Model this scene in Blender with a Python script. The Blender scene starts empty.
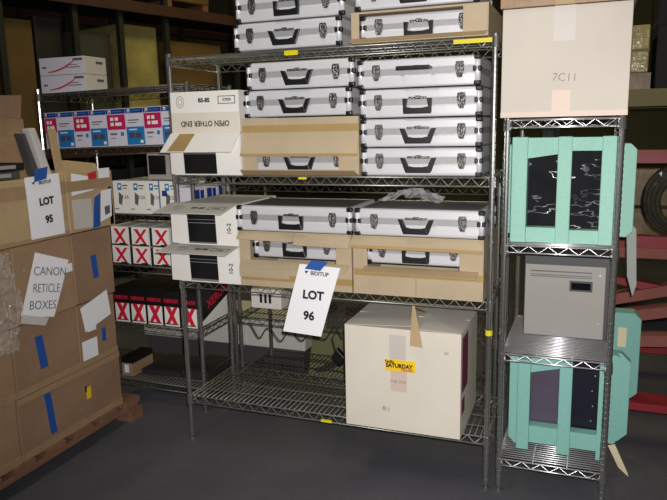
import bpy, math, random
from mathutils import Vector, Matrix
random.seed(7)
sc = bpy.context.scene
col = sc.collection
PI = math.pi

# ------------------------------------------------------------------ materials
def lin(c):
    c = c/255.0
    return c/12.92 if c <= .04045 else ((c+.055)/1.055)**2.4
def mat(name, rgb, rough=.6, metal=0.0, var=0.0, scale=8.0, bump=0.0, bscale=60.0, spec=.5, alpha=1.0, trans=0.0, rgb2=None, stretch=None):
    m = bpy.data.materials.new(name); m.use_nodes = True
    nt = m.node_tree; b = nt.nodes['Principled BSDF']
    c = (lin(rgb[0]), lin(rgb[1]), lin(rgb[2]), 1)
    b.inputs['Base Color'].default_value = c
    b.inputs['Roughness'].default_value = rough
    b.inputs['Metallic'].default_value = metal
    b.inputs['Specular IOR Level'].default_value = spec
    b.inputs['Alpha'].default_value = alpha
    b.inputs['Transmission Weight'].default_value = trans
    if var or bump or rgb2:
        tc = nt.nodes.new('ShaderNodeTexCoord')
        vec = tc.outputs['Object']
        if stretch:
            mp = nt.nodes.new('ShaderNodeMapping'); mp.inputs['Scale'].default_value = stretch
            nt.links.new(vec, mp.inputs['Vector']); vec = mp.outputs['Vector']
    if var or rgb2:
        n = nt.nodes.new('ShaderNodeTexNoise'); n.inputs['Scale'].default_value = scale
        n.inputs['Detail'].default_value = 5
        nt.links.new(vec, n.inputs['Vector'])
        r = nt.nodes.new('ShaderNodeValToRGB')
        r.color_ramp.elements[0].position = .3; r.color_ramp.elements[1].position = .7
        if rgb2:
            c2 = (lin(rgb2[0]), lin(rgb2[1]), lin(rgb2[2]), 1)
            r.color_ramp.elements[0].color = c; r.color_ramp.elements[1].color = c2
        else:
            r.color_ramp.elements[0].color = tuple(x*(1-var) for x in c[:3])+(1,)
            r.color_ramp.elements[1].color = tuple(min(1, x*(1+var)) for x in c[:3])+(1,)
        nt.links.new(n.outputs['Fac'], r.inputs['Fac'])
        nt.links.new(r.outputs['Color'], b.inputs['Base Color'])
    if bump:
        n2 = nt.nodes.new('ShaderNodeTexNoise'); n2.inputs['Scale'].default_value = bscale
        n2.inputs['Detail'].default_value = 4
        nt.links.new(vec, n2.inputs['Vector'])
        bp = nt.nodes.new('ShaderNodeBump'); bp.inputs['Strength'].default_value = bump
        bp.inputs['Distance'].default_value = .01
        nt.links.new(n2.outputs['Fac'], bp.inputs['Height'])
        nt.links.new(bp.outputs['Normal'], b.inputs['Normal'])
    return m

M = {}
M['floor'] = mat('floor_asphalt', (74, 74, 80), .8, 0, rgb2=(86, 85, 91), scale=2.5, bump=.25, bscale=35, spec=.3)
M['wall'] = mat('wall_paint', (92, 88, 70), .9, 0, .15, 1.2)
M['ceil'] = mat('ceiling_dark', (60, 58, 50), .9)
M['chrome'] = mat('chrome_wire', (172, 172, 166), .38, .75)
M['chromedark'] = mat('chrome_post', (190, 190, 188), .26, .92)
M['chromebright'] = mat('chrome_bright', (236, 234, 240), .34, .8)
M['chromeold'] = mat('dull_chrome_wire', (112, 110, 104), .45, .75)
M['alu'] = mat('brushed_aluminium', (216, 216, 220), .42, .2, .04, 30, stretch=(1, 1, 20))
M['alud'] = mat('aluminium_panel', (166, 166, 168), .5, .2, .05, 40)
M['alutop'] = mat('aluminium_top_panel', (128, 128, 126), .55, .25, .08, 90)
M['alub'] = mat('bright_extrusion', (235, 235, 240), .35, .2)
M['black'] = mat('black_plastic', (22, 22, 24), .4)
M['blackm'] = mat('matte_black', (16, 16, 18), .7)
M['latch'] = mat('chrome_latch', (112, 110, 107), .28, .9, .3, 90, bump=.5, bscale=160)
M['card'] = mat('tan_cardboard', (184, 166, 138), .8, 0, .06, 6, bump=.08, bscale=25)
M['cardd'] = mat('tan_cardboard_inner', (176, 152, 116), .85, 0, .06, 6)
M['ptape'] = mat('parcel_tape', (170, 142, 92), .45, 0, .06, 12)
M['pcard'] = mat('brown_cardboard', (160, 130, 100), .5, 0, .09, 5, bump=.3, bscale=14)
M['pcard2'] = mat('brown_cardboard_worn', (150, 120, 94), .5, 0, .12, 4, bump=.3, bscale=12)
M['pcardl'] = mat('pale_brown_cardboard', (182, 156, 118), .6, 0, .08, 5, bump=.2, bscale=10)
M['ctape'] = mat('clear_tape', (164, 136, 104), .2, 0, .06, 20)
M['wood'] = mat('pallet_wood', (128, 92, 70), .8, 0, .18, 6, stretch=(1, 1, 8))
M['wbox'] = mat('off_white_card', (220, 212, 198), .75, 0, .035, 4, bump=.06, bscale=10)
M['white'] = mat('white_card', (236, 234, 228), .7, 0, .02, 6)
M['greycard'] = mat('grey_white_card', (196, 192, 184), .8, 0, .04, 6)
M['paper'] = mat('white_paper', (240, 240, 244), .75)
M['ink'] = mat('black_ink', (24, 24, 28), .7)
M['inkgrey'] = mat('grey_ink', (96, 96, 104), .7)
M['inkfaint'] = mat('faint_pencil', (140, 130, 124), .8)
M['btape'] = mat('blue_masking_tape', (32, 84, 164), .6, 0, .06, 20)
M['red'] = mat('label_red', (196, 44, 52), .6)
M['xred'] = mat('print_red', (208, 24, 58), .55)
M['magenta'] = mat('print_magenta', (190, 28, 92), .5)
M['hpblue'] = mat('print_navy', (34, 56, 136), .5)
M['cyan'] = mat('print_blue', (30, 120, 190), .5)
M['lav'] = mat('lavender_white_card', (214, 212, 226), .6)
M['lilac'] = mat('grey_tape', (202, 194, 186), .5)
M['wbox2'] = mat('worn_off_white_card', (204, 196, 184), .75, 0, .06, 3, bump=.08, bscale=6)
M['pink'] = mat('pinkish_tape', (212, 190, 176), .5)
M['maroon'] = mat('maroon_print', (120, 36, 66), .7)
M['yellow'] = mat('yellow_tag', (226, 214, 30), .5)
M['syel'] = mat('yellow_sticker', (248, 206, 24), .5)
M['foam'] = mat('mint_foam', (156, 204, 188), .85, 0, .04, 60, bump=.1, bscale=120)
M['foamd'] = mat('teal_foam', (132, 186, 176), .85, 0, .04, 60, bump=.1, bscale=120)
M['wrapblack'] = mat('black_wrapped', (26, 27, 32), .22, 0, .2, 6, bump=.9, bscale=7)
M['wrapgloss'] = mat('black_gloss_film', (24, 25, 30), .7, 0, spec=.15)
nt_ = M['wrapgloss'].node_tree; b_ = nt_.nodes['Principled BSDF']       # thin glossy creases in the dull film
tc_ = nt_.nodes.new('ShaderNodeTexCoord'); mp_ = nt_.nodes.new('ShaderNodeMapping'); mp_.inputs['Scale'].default_value = (5, 1, 16); mp_.inputs['Rotation'].default_value = (0, .45, 0)
n_ = nt_.nodes.new('ShaderNodeTexNoise'); n_.inputs['Scale'].default_value = 1.6; n_.inputs['Detail'].default_value = 3
r_ = nt_.nodes.new('ShaderNodeValToRGB'); e_ = r_.color_ramp.elements
e_[0].position = .56; e_[0].color = (0,0,0,1); e_[1].position = .60; e_[1].color = (0,0,0,1); k_ = e_.new(.58); k_.color = (1,1,1,1)
q_ = nt_.nodes.new('ShaderNodeMapRange'); q_.inputs['To Min'].default_value = .7; q_.inputs['To Max'].default_value = .2
g_ = nt_.nodes.new('ShaderNodeMapRange'); g_.inputs['To Min'].default_value = .12; g_.inputs['To Max'].default_value = 1.0
nt_.links.new(tc_.outputs['Object'], mp_.inputs['Vector']); nt_.links.new(mp_.outputs['Vector'], n_.inputs['Vector']); nt_.links.new(n_.outputs['Fac'], r_.inputs['Fac'])
nt_.links.new(r_.outputs['Color'], q_.inputs['Value']); nt_.links.new(r_.outputs['Color'], g_.inputs['Value'])
nt_.links.new(q_.outputs['Result'], b_.inputs['Roughness']); nt_.links.new(g_.outputs['Result'], b_.inputs['Specular IOR Level'])
M['bagdark'] = mat('dark_olive_plastic', (120, 116, 80), .15, 0, alpha=.14)  # dark olive tint, mostly transparent
M['navy'] = mat('dark_panel', (26, 26, 40), .35)
M['purple'] = mat('mauve_reflection_and_print', (104, 94, 112), .35, .4, .15, 5)
M['cab'] = mat('warm_grey_steel', (160, 157, 150), .5, 0, .02, 10)
M['cabd'] = mat('dark_grey_steel', (74, 72, 74), .55)
M['redp'] = mat('red_painted_steel', (138, 30, 42), .5, 0, .12, 6)
M['pinkw'] = mat('faded_red_wood', (146, 88, 80), .8, 0, .15, 5)
M['orange'] = mat('rack_beam_red', (76, 46, 40), .6, 0, .1, 5)
M['green'] = mat('rack_upright_grey', (40, 42, 38), .6)
M['beige'] = mat('beige_beam', (128, 118, 80), .7, 0, .1, 3)
M['wraptan'] = mat('stretch_wrapped_tan', (176, 164, 104), .22, 0, .3, 3, bump=1.0, bscale=9)
M['wraptan2'] = mat('stretch_wrapped_brown', (120, 96, 60), .4, 0, .2, 2.5, bump=.8, bscale=5)
M['dcab'] = mat('charcoal_cabinet', (74, 72, 66), .6, 0, .08, 3)
M['bag'] = mat('clear_plastic', (225, 228, 230), .12, 0, alpha=.32)
M['film'] = mat('stretch_film', (225, 222, 214), .12, 0, alpha=.24, bump=.8, bscale=25)
M['panelgrey'] = mat('light_grey_panel', (206, 204, 198), .7, 0, .04, 3)
M['greenpanel'] = mat('olive_panel', (112, 114, 80), .8, 0, .06, 3)
M['strip'] = mat('grey_strip', (150, 156, 148), .6)
M['screen'] = mat('dark_screen', (18, 18, 24), .15)
M['cream'] = mat('cream_card', (224, 212, 178), .8)
M['dark'] = mat('dark_goods', (44, 42, 40), .6, 0, .2, 4)
M['rubber'] = mat('black_rubber', (30, 30, 30), .8)

for k_ in ('pcard', 'pcard2', 'pcardl'):       # stretch film over the pallet cartons: a wrinkled glossy coat
    nt_ = M[k_].node_tree; b_ = nt_.nodes['Principled BSDF']; b_.inputs['Coat Weight'].default_value = .45; b_.inputs['Coat Roughness'].default_value = .16
    tc_ = nt_.nodes.new('ShaderNodeTexCoord'); mp_ = nt_.nodes.new('ShaderNodeMapping'); mp_.inputs['Scale'].default_value = (6, 6, 16)
    n_ = nt_.nodes.new('ShaderNodeTexNoise'); n_.inputs['Scale'].default_value = 2.2; n_.inputs['Detail'].default_value = 6; n_.inputs['Distortion'].default_value = 1.2
    bp_ = nt_.nodes.new('ShaderNodeBump'); bp_.inputs['Strength'].default_value = 1; bp_.inputs['Distance'].default_value = .05
    nt_.links.new(tc_.outputs['Object'], mp_.inputs['Vector']); nt_.links.new(mp_.outputs['Vector'], n_.inputs['Vector'])
    nt_.links.new(n_.outputs['Fac'], bp_.inputs['Height']); nt_.links.new(bp_.outputs['Normal'], b_.inputs['Coat Normal'])

# ------------------------------------------------------------------ mesh helpers
class MB:
    def __init__(s): s.v = []; s.f = []; s.m = []
    def add(s, vs, fs, mi=0):
        o = len(s.v); s.v += [tuple(x) for x in vs]
        for f in fs: s.f.append([i+o for i in f]); s.m.append(mi)
    def box(s, x0, x1, y0, y1, z0, z1, mi=0):
        s.add([(x0,y0,z0),(x1,y0,z0),(x1,y1,z0),(x0,y1,z0),(x0,y0,z1),(x1,y0,z1),(x1,y1,z1),(x0,y1,z1)],
              [(0,3,2,1),(4,5,6,7),(0,1,5,4),(1,2,6,5),(2,3,7,6),(3,0,4,7)], mi); return s
    def hexa(s, p, mi=0):      # 8 corners ordered as in box()
        s.add(p, [(0,3,2,1),(4,5,6,7),(0,1,5,4),(1,2,6,5),(2,3,7,6),(3,0,4,7)], mi); return s
    def quad(s, a, b, c, d, mi=0): s.add([a,b,c,d], [(0,1,2,3)], mi); return s
    def slab(s, pts, off, mi=0):   # planar polygon pts extruded by vector off
        n = len(pts); off = Vector(off)
        vs = [tuple(p) for p in pts]+[tuple(Vector(p)+off) for p in pts]
        fs = [tuple(range(n))[::-1], tuple(range(n, 2*n))]+[(i,(i+1)%n,(i+1)%n+n,i+n) for i in range(n)]
        s.add(vs, fs, mi); return s
    def tube(s, pts, r, n=6, mi=0, cap=True):
        pts = [Vector(p) for p in pts]; rings = []
        up = None
        for i, p in enumerate(pts):
            t = (pts[min(i+1, len(pts)-1)]-pts[max(i-1, 0)]).normalized()
            a = Vector((0,0,1)) if abs(t.z) < .9 else Vector((1,0,0))
            if up is None: u = t.cross(a).normalized()
            else:
                u = (up-t*up.dot(t)); u = u.normalized() if u.length > 1e-6 else t.cross(a).normalized()
            up = u; w = t.cross(u)
            rr = r[i] if isinstance(r, (list, tuple)) else r
            rings.append([p+u*(rr*math.cos(2*PI*k/n))+w*(rr*math.sin(2*PI*k/n)) for k in range(n)])
        vs = [q for ring in rings for q in ring]; fs = []
        for i in range(len(pts)-1):
            for k in range(n):
                fs.append((i*n+k, i*n+(k+1)%n, (i+1)*n+(k+1)%n, (i+1)*n+k))
        if cap: fs += [tuple(range(n))[::-1], tuple(range((len(pts)-1)*n, len(pts)*n))]
        s.add(vs, fs, mi); return s
    def rings(s, outline_list, mi=0, mis=None):   # loft closed outlines
        n = len(outline_list[0]); vs = [p for o in outline_list for p in o]
        b = len(s.v); s.v += [tuple(p) for p in vs]
        for i in range(len(outline_list)-1):
            for k in range(n):
                s.f.append([b+i*n+k, b+i*n+(k+1)%n, b+(i+1)*n+(k+1)%n, b+(i+1)*n+k]); s.m.append(mis[i] if mis else mi)
        s.f.append([b+k for k in range(n)][::-1]); s.m.append(mi)
        s.f.append([b+(len(outline_list)-1)*n+k for k in range(n)]); s.m.append(mis[-1] if mis else mi)
        return s
    def mesh(s, name, mats):
        me = bpy.data.meshes.new(name); me.from_pydata(s.v, [], s.f); me.update()
        for m in mats: me.materials.append(M[m] if isinstance(m, str) else m)
        for p, mi in zip(me.polygons, s.m): p.material_index = mi
        return me
    def build(s, name, mats, parent=None, loc=(0,0,0), bevel=0, smooth=False, segs=2):
        if isinstance(mats, str): mats = [mats]
        me = s.mesh(name, mats)
        o = bpy.data.objects.new(name, me); col.objects.link(o); o.location = loc
        if parent: o.parent = parent
        if smooth:
            for p in me.polygons: p.use_smooth = True
        if bevel:
            b = o.modifiers.new('bevel', 'BEVEL'); b.width = bevel; b.segments = segs; b.limit_method = 'ANGLE'
        return o
def B(x0, x1, y0, y1, z0, z1): return MB().box(x0, x1, y0, y1, z0, z1)
def tag(o, label=None, cat=None, group=None, kind=None):
    if label: o['label'] = label
    if cat: o['category'] = cat
    if group: o['group'] = group
    if kind: o['kind'] = kind
    return o
def thing(name, label, cat, loc=(0,0,0), rz=0, group=None):
    o = bpy.data.objects.new(name, None); col.objects.link(o); o.empty_display_size = .1
    o.location = loc; o.rotation_euler = (0,0,rz)
    return tag(o, label, cat, group)
def copy_tree(o, parent=None):
    c = o.copy(); col.objects.link(c)
    if parent: c.parent = parent
    for ch in list(o.children): copy_tree(ch, c)
    return c
def text(s, size, origin, u, v, m, parent, name='lettering', thick=0.0, center=True, sx=1.0, ext=.0004):
    cu = bpy.data.curves.new('t', 'FONT'); cu.body = s; cu.size = size; cu.offset = thick; cu.extrude = ext
    if center: cu.align_x = 'CENTER'; cu.align_y = 'CENTER'
    cu.resolution_u = 3
    to = bpy.data.objects.new('t', cu); col.objects.link(to)
    dg = bpy.context.evaluated_depsgraph_get(); dg.update()
    me = bpy.data.meshes.new_from_object(to.evaluated_get(dg))
    bpy.data.objects.remove(to); bpy.data.curves.remove(cu)
    u = Vector(u).normalized(); v = Vector(v); v = (v-u*v.dot(u)).normalized(); w = u.cross(v)
    mx = Matrix((( u.x, v.x, w.x, origin[0]), (u.y, v.y, w.y, origin[1]), (u.z, v.z, w.z, origin[2]), (0,0,0,1)))
    me.transform(mx @ Matrix.Diagonal((sx,1,1,1)))
    me.name = name; me.materials.clear(); me.materials.append(M[m])
    o = bpy.data.objects.new(name, me); col.objects.link(o)
    if parent: o.parent = parent
    return o
FX, FZ = (1,0,0), (0,0,1)          # lettering on a face looking at -Y
SX = (0,1,0)                       # lettering on a face looking at +X

# ------------------------------------------------------------------ the room
def struct(name, mb, m): return tag(mb.build(name, m), kind='structure')
struct('floor', B(-8, 8, -6, 10, -.1, 0), 'floor')
struct('ceiling', B(-8, 8, -6, 10, 6.5, 6.6), 'ceil')
struct('wall_back', B(-8, 8, 10, 10.1, 0, 6.5), 'wall')
struct('wall_left', B(-8.1, -8, -6, 10, 0, 6.5), 'wall')
struct('wall_right', B(8, 8.1, -6, 10, 0, 6.5), 'wall')
struct('wall_front', B(-8, 8, -6.1, -6, 0, 6.5), 'wall')

# ------------------------------------------------------------------ wire shelving
def shelf_mb(W, D, pitch=.0255, h=.036, sup=3, along=False):
    mb = MB()
    for z, r in ((0, .0034), (-h, .0032)):
        mb.tube([(0,0,z),(W,0,z)], r); mb.tube([(0,D,z),(W,D,z)], r)
        mb.tube([(0,0,z),(0,D,z)], r); mb.tube([(W,0,z),(W,D,z)], r)
    def snake(a, b, n):
        a = Vector(a); b = Vector(b); pts = []
        for i in range(n*2+1):
            p = a.lerp(b, i/(2*n)); pts.append((p.x, p.y, 0 if i % 2 == 0 else -h))
        mb.tube(pts, .0026, 5)
    n = max(4, int(W/(.08 if along else .065)))
    snake((.02,0,0), (W-.02,0,0), n); snake((.02,D,0), (W-.02,D,0), n)
    n2 = max(4, int(D/.075))
    snake((0,.02,0), (0,D-.02,0), n2); snake((W,.02,0), (W,D-.02,0), n2)
    if along:
        k = int(D/pitch)
        for i in range(1, k):
            y = D*i/k; mb.tube([(0,y,.003),(W,y,.003)], .0031, 8)
        for x in (W/3, 2*W/3): mb.tube([(x,0,-.003),(x,D,-.003)], .003, 6)
    else:
        k = int(W/pitch)
        for i in range(1, k):
            x = W*i/k; mb.tube([(x,0,.003),(x,D,.003)], .0023, 6)
        for j in range(1, sup+1):
            y = D*j/(sup+1); mb.tube([(0,y,-.003),(W,y,-.003)], .003, 6)
    return mb
def post_mb(H):
    mb = MB(); pts = []; rs = []
    z = .03
    while z < H-.012:
        pts += [(0,0,z),(0,0,z+.003),(0,0,z+.0035),(0,0,z+.0215),(0,0,z+.022)]; rs += [.0112,.0112,.0127,.0127,.0112]; z += .0254
    pts.append((0,0,H-.004)); rs.append(.0127); pts.append((0,0,H)); rs.append(.009)
    mb.tube(pts, rs, 12); return mb
def wire_rack(name, label, loc, W, D, H, levels, group=None, posts=((0,0),(1,0),(0,1),(1,1)), pm='chromedark', sm='chrome', zig=.036, along=False, tilt={}):
    t = thing(name, label, 'wire rack', loc, 0, group)
    pme = post_mb(H); base = None
    for fx, fy in posts:
        if base is None: base = pme.build('post', pm, t, (fx*W, fy*D, 0), smooth=False); o = base
        else:
            o = base.copy(); col.objects.link(o); o.location = (fx*W, fy*D, 0); o.parent = t
        f = MB().tube([(0,0,0),(0,0,.008),(0,0,.01),(0,0,.032)], [.016,.016,.007,.007], 10).build('levelling_foot', 'chromedark', o)
    sb = None
    for z in levels:
        if sb is None: sb = shelf_mb(W, D, h=zig, along=along, pitch=.02 if along else .0255).build('wire_shelf', sm, t, (0,0,z), smooth=True); s = sb
        else: s = sb.copy(); col.objects.link(s); s.location = (0,0,z); s.parent = t
        if z in tilt: s.rotation_euler = (0, tilt[z], 0)
        cm = None
        for fx, fy in posts:
            c = MB().tube([(0,0,-.04),(0,0,.004)], [.0175,.0155], 10)
            c.build('collar', 'chromedark', s, (fx*W, fy*D, 0))
    return t
ZB, Z3, Z2, Z1 = .246, .862, 1.388, 1.944
main = wire_rack('wire_shelving_rack', 'wide chrome wire rack carrying the silver cases and LOT 96 sheet', (0,0,0), 1.524, .457, 1.965, (ZB, Z3, Z2, Z1))
for x0, z0, w, h in ((.61, Z1-.022, .065, .02), (1.36, Z1-.019, .165, .017), (.74, ZB-.035, .055, .013), (.66, Z2-.012, .04, .01)):
    B(x0, x0+w, -.011, -.006, z0, z0+h).build('yellow_tag', 'yellow', main)
for px, z in ((0, Z1-.03), (1.524, .716)):
    MB().tube([(px,0,z),(px,0,z+.022)], .0155, 12).build('yellow_collar', 'yellow', main)
side = wire_rack('wire_shelving_rack', 'narrow chrome wire rack of mint foam packed equipment, at the right', (1.58,0,0), .425, .61, 1.6255, (.155, .64, 1.11, 1.618), pm='chromedark', sm='chromebright', along=True, zig=.029)
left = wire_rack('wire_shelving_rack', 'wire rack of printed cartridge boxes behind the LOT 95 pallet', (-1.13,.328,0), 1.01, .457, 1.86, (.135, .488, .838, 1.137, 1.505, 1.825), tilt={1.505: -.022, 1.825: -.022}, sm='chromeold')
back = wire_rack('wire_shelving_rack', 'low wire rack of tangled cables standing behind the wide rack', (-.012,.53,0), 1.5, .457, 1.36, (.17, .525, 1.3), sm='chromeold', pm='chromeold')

# ------------------------------------------------------------------ aluminium cases
def rect(W, D, z, i, c=.012):   # rounded-corner outline, inset i
    x0, x1, y0, y1 = i, W-i, i, D-i; c = max(c, .002)
    k = c*.3
    return [(x0+c,y0,z),(x1-c,y0,z),(x1-k,y0+k,z),(x1,y0+c,z),(x1,y1-c,z),(x1-k,y1-k,z),(x1-c,y1,z),(x0+c,y1,z),(x0+k,y1-k,z),(x0,y1-c,z),(x0,y0+c,z),(x0+k,y0+k,z)]
def make_case(label, W=.51, D=.36, H=.12, handle='trap'):
    t = thing('aluminium_case', label, 'case', (0,0,0), 0, 'silver equipment cases')
    hb = H*.43; hl = H*.64
    MB().rings([rect(W,D,0.003,.006), rect(W,D,.008,.001), rect(W,D,.016,0), rect(W,D,hb-.006,0), rect(W,D,hb-.002,.002), rect(W,D,hb,.0035)]).build('base_shell', 'alu', t)
    MB().rings([rect(W,D,hb,.0045), rect(W,D,hl,.0045)]).build('middle_band', 'alud', t)
    lid = MB().rings([rect(W,D,hl,.0035), rect(W,D,hl+.002,.001), rect(W,D,hl+.006,0), rect(W,D,H-.012,0), rect(W,D,H-.005,.003), rect(W,D,H-.001,.010), rect(W,D,H,.016), rect(W,D,H-.002,.02)]).build('lid', 'alu', t)
    MB().rings([rect(W,D,H-.003,.021), rect(W,D,H-.0012,.0205)]).build('top_panel', 'alutop', lid)
    cp = cc = ck = None
    for fx in (0, 1):
        for fy in (0, 1):
            cx = .009 if fx == 0 else W-.009; cy = .007 if fy == 0 else D-.007
            if cp is None:
                cp = MB().tube([(0,0,.018),(0,0,H-.02)], .0125, 10).build('corner_rail', 'alub', t, (cx,cy,0), smooth=True); c = cp
                cc = B(-.014,.014,-.012,.012,0,.02).build('corner_cap', 'black', t, (cx,cy,0), bevel=.006)
                c2 = cc.copy(); col.objects.link(c2)
                ck = B(-.018,.016,-.012,.012,-.011,.011).build('corner_clip', 'black', t, (cx,cy,H*.54), bevel=.004)
                c2.location = (cx,cy,H-.0195); c2.parent = t
            else:
                for src, z in ((cp, 0), (cc, 0), (cc, H-.0195), (ck, H*.54)):
                    c = src.copy(); col.objects.link(c); c.location = (cx,cy,z); c.parent = t
    la = None
    S = 1.22
    for fx in (.155, .845):
        if la is None:
            lb = MB()
            prof = [(-.012,.026),(.012,.026),(.015,.012),(.014,-.004),(.011,-.018),(.007,-.027),(-.007,-.027),(-.011,-.018),(-.014,-.004),(-.015,.012)]
            lb.slab([(x*S,0,z*S) for x, z in prof], (0,-.007,0))
            lb.slab([(x*.75,-.007,z*.6-.002) for x, z in prof], (0,-.004,0)); lb.box(-.012,.012,-.0125,-.007,-.026,-.02); lb.box(-.01,.01,-.011,-.007,.02,.026)
            lb.tube([(0,-.011,.012),(0,-.015,.012)], .005, 8)
            la = lb.build('latch', 'latch', t, (fx*W,.001,H*.54), bevel=.0015); l = la
        else: l = la.copy(); col.objects.link(l); l.location = (fx*W,.001,H*.54); l.parent = t
    hm = MB(); hd = MB(); hx = W*.5-.005; zc = H*.66
    if handle == 'trap':
        a, b, dz = .078, .054, .06
    elif handle == 'round':
        a, b, dz = .062, .058, .06
    else:
        a, b, dz = .07, .055, .012
    yy = -.008 if handle != 'out' else -.05
    w = .0135
    o = [(-a,0),(-b-.002,-dz),(b+.002,-dz),(a,0)]
    if handle == 'out':
        hd.box(-a,-a+w,-.05,0,-.008,.004); hd.box(a-w,a,-.05,0,-.008,.004); hd.box(-a,a,-.062,-.044,-.012,.005)
        ho = hd.build('handle', 'black', t, (hx,0,zc), bevel=.004)
    else:
        i1 = (-a+w*1.6,-.002); i2 = (-b+w*.9,-dz*.55); i3 = (b-w*.9,-dz*.55); i4 = (a-w*1.6,-.002)
        P = lambda q: (q[0],-.003,q[1])
        hd.slab([P(o[0]),P(o[1]),P((i2[0],-dz)),P(i2),P(i1)], (0,-.012,0))
        hd.slab([P(i4),P(i3),P((i3[0],-dz)),P(o[2]),P(o[3])], (0,-.012,0))
        hd.slab([(-b-.001,-.002,-dz-.004),(b+.001,-.002,-dz-.004),(i3[0]+.003,-.002,-dz*.58),(.02,-.002,-dz*.66),(-.02,-.002,-dz*.66),(i2[0]-.003,-.002,-dz*.58)], (0,-.016,0))
        ho = hd.build('handle', 'black', t, (hx,0,zc), bevel=.0025)
    hm.box(-a*.62,a*.62,-.006,0,-.004,.006); hm.box(-.012,.012,-.009,0,-.002,.010)
    hm.build('handle_bracket', 'latch', ho, (0,0,0), bevel=.002)
    return t
protos = {}
def case(label, x, y, z, kind, W=.51, H=.12):
    k = (kind, W, H)
    if k not in protos: protos[k] = make_case(label, W, .36, H, kind); t = protos[k]
    else: t = copy_tree(protos[k]); t['label'] = label
    t.location = (x, y, z); return t
P1 = .1225
case('silver case lying straight on top shelf, left stack, above yellow shelf tag', .37, -.02, Z1+.006, 'trap')
case('silver case second from bottom of left stack on top shelf', .385, -.02, Z1+.006+P1, 'round')
case('silver case inside the open tan carton on the top shelf', .965, .0, Z1+.014, 'round', H=.104)
case('silver case lying on top of the top shelf carton, cut by photo edge', .95, -.02, Z1+.006+.131, 'trap')
zc0 = Z2+.006
case('upper silver case stacked on taped tan carton, left of the four-case stack', .425, -.02, zc0+.261+P1, 'trap')
case('silver case resting directly on taped tan carton of second shelf', .41, -.02, zc0+.2615, 'trap')
case('silver case glimpsed in the low window of second shelf carton', .42, .0, zc0+.012, 'trap', W=.505, H=.108)
for i, (k, x, l) in enumerate((('trap', .97, 'silver case at the bottom of the four-case stack'), ('trap', .968, 'silver case second from bottom of the four-case stack'),
                ('round', .966, 'silver case with rounded handle, third up in the four-case stack'), ('out', .958, 'topmost silver case of four-case stack, its handle folded outward'))):
    case(l, x, -.02, zc0+i*P1, k)
z3 = Z3+.006
case('silver case on the tan carton that bears the LOT 96 sheet', .36, -.05, z3+.268, 'round', W=.565)
case('silver case showing through window of the carton above LOT 96 sheet', .415, .0, z3+.135, 'round', W=.44, H=.115)
case('silver case with clear plastic bag on it, right on third shelf', .945, -.05, z3+.268, 'trap', W=.555)
case('silver case showing through carton window above the large white box', .98, .0, z3+.135, 'round', W=.46, H=.115)

# ------------------------------------------------------------------ tan cartons with an opening
def carton(label, x, z, W, D, H, win, tapes=(), yf=-.02):
    t = thing('cardboard_carton', label, 'carton', (x, yf, z))
    mb = MB(); th = .005; wx0, wx1, wz0, wz1 = win
    mb.box(0,W,0,D,0,th); mb.box(0,W,D-th,D,th,H); mb.box(0,th,0,D-th,th,H); mb.box(W-th,W,0,D-th,th,H)
    mb.box(th,wx0,0,th,th,H-th); mb.box(wx1,W-th,0,th,th,H-th); mb.box(wx0,wx1,0,th,th,wz0)
    mb.box(wx0,wx1,0,th,wz1,H-th); mb.box(th,W-th,0,D-th,H-th,H)
    mb.build('carton_body', 'card', t)
    for z0, h in tapes:
        MB().box(.004,W+.0015,-.0012,0,z0,z0+h).box(W,W+.0015,0,.08,z0,z0+h).build('parcel_tape', 'ptape', t)
    return t
c = carton('tan carton with two tape bands under stacked cases, second shelf', .385, zc0, .57, .4, .258, (.075,.475,.014,.085), ((.195,.032),))
MB().slab([(.0,-.002,.155),(.57,-.002,.155),(.57,-.02,.088),(.0,-.02,.088)], (0,-.004,.001)).build('front_flap', 'card', c)
MB().slab([(.0,-.0245,.1),(.57,-.0245,.1),(.57,-.027,.09),(.0,-.027,.09)], (0,-.0012,0)).build('flap_tape', 'ptape', c)
MB().slab([(.0,0,.004),(.57,0,.004),(.56,-.05,.03),(.01,-.05,.03)], (0,0,-.004)).build('bottom_flap', 'cardd', c)
c = carton('tan carton bearing the LOT 96 sheet, left of its twin', .352, z3, .565, .41, .265, (.055,.49,.128,.225), ((.03,.03),), -.03)
MB().slab([(0,0,.262),(.29,0,.262),(.29,-.035,.225),(0,-.028,.228)], (0,-.004,.001)).build('top_flap', 'card', c)
MB().slab([(.292,0,.262),(.565,0,.262),(.565,-.04,.208),(.3,-.05,.215)], (0,-.004,.001)).build('top_flap', 'card', c)
MB().slab([(.01,0,.128),(.555,0,.128),(.55,-.044,.102),(.02,-.044,.106)], (0,0,-.004)).build('lower_flap', 'card', c)
MB().slab([(.0,-.006,.045),(.26,-.006,.045),(.26,-.008,.095),(.0,-.008,.095)], (0,-.003,0)).build('front_panel', 'card', c)
c = carton('tan carton on third shelf directly above the large white box', .925, z3, .575, .41, .265, (.065,.475,.128,.222), ((.085,.03),), -.03)
MB().slab([(0,0,.262),(.575,0,.262),(.575,-.03,.218),(0,-.035,.222)], (0,-.004,.001)).build('top_flap', 'card', c)
MB().slab([(.0,-.03,.228),(.575,-.027,.224),(.575,-.035,.212),(0,-.04,.216)], (0,-.006,0)).build('flap_tape', 'ptape', c)
MB().slab([(.05,0,.128),(.555,0,.128),(.55,-.05,.108),(.06,-.05,.112)], (0,0,-.004)).build('lower_flap', 'cardd', c)
B(.285,.289,-.001,.0,.005,.12).build('panel_seam', 'ptape', c)
c = carton('tan carton on top shelf with open front, right of silver cases', .93, Z1+.006, .57, .43, .125, (.035,.47,.018,.118), (), -.025)
MB().slab([(0,0,.02),(.57,0,.02),(.56,-.03,.002),(0,-.03,.0)], (0,-.004,.0)).build('front_flap', 'cardd', c)
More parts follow.
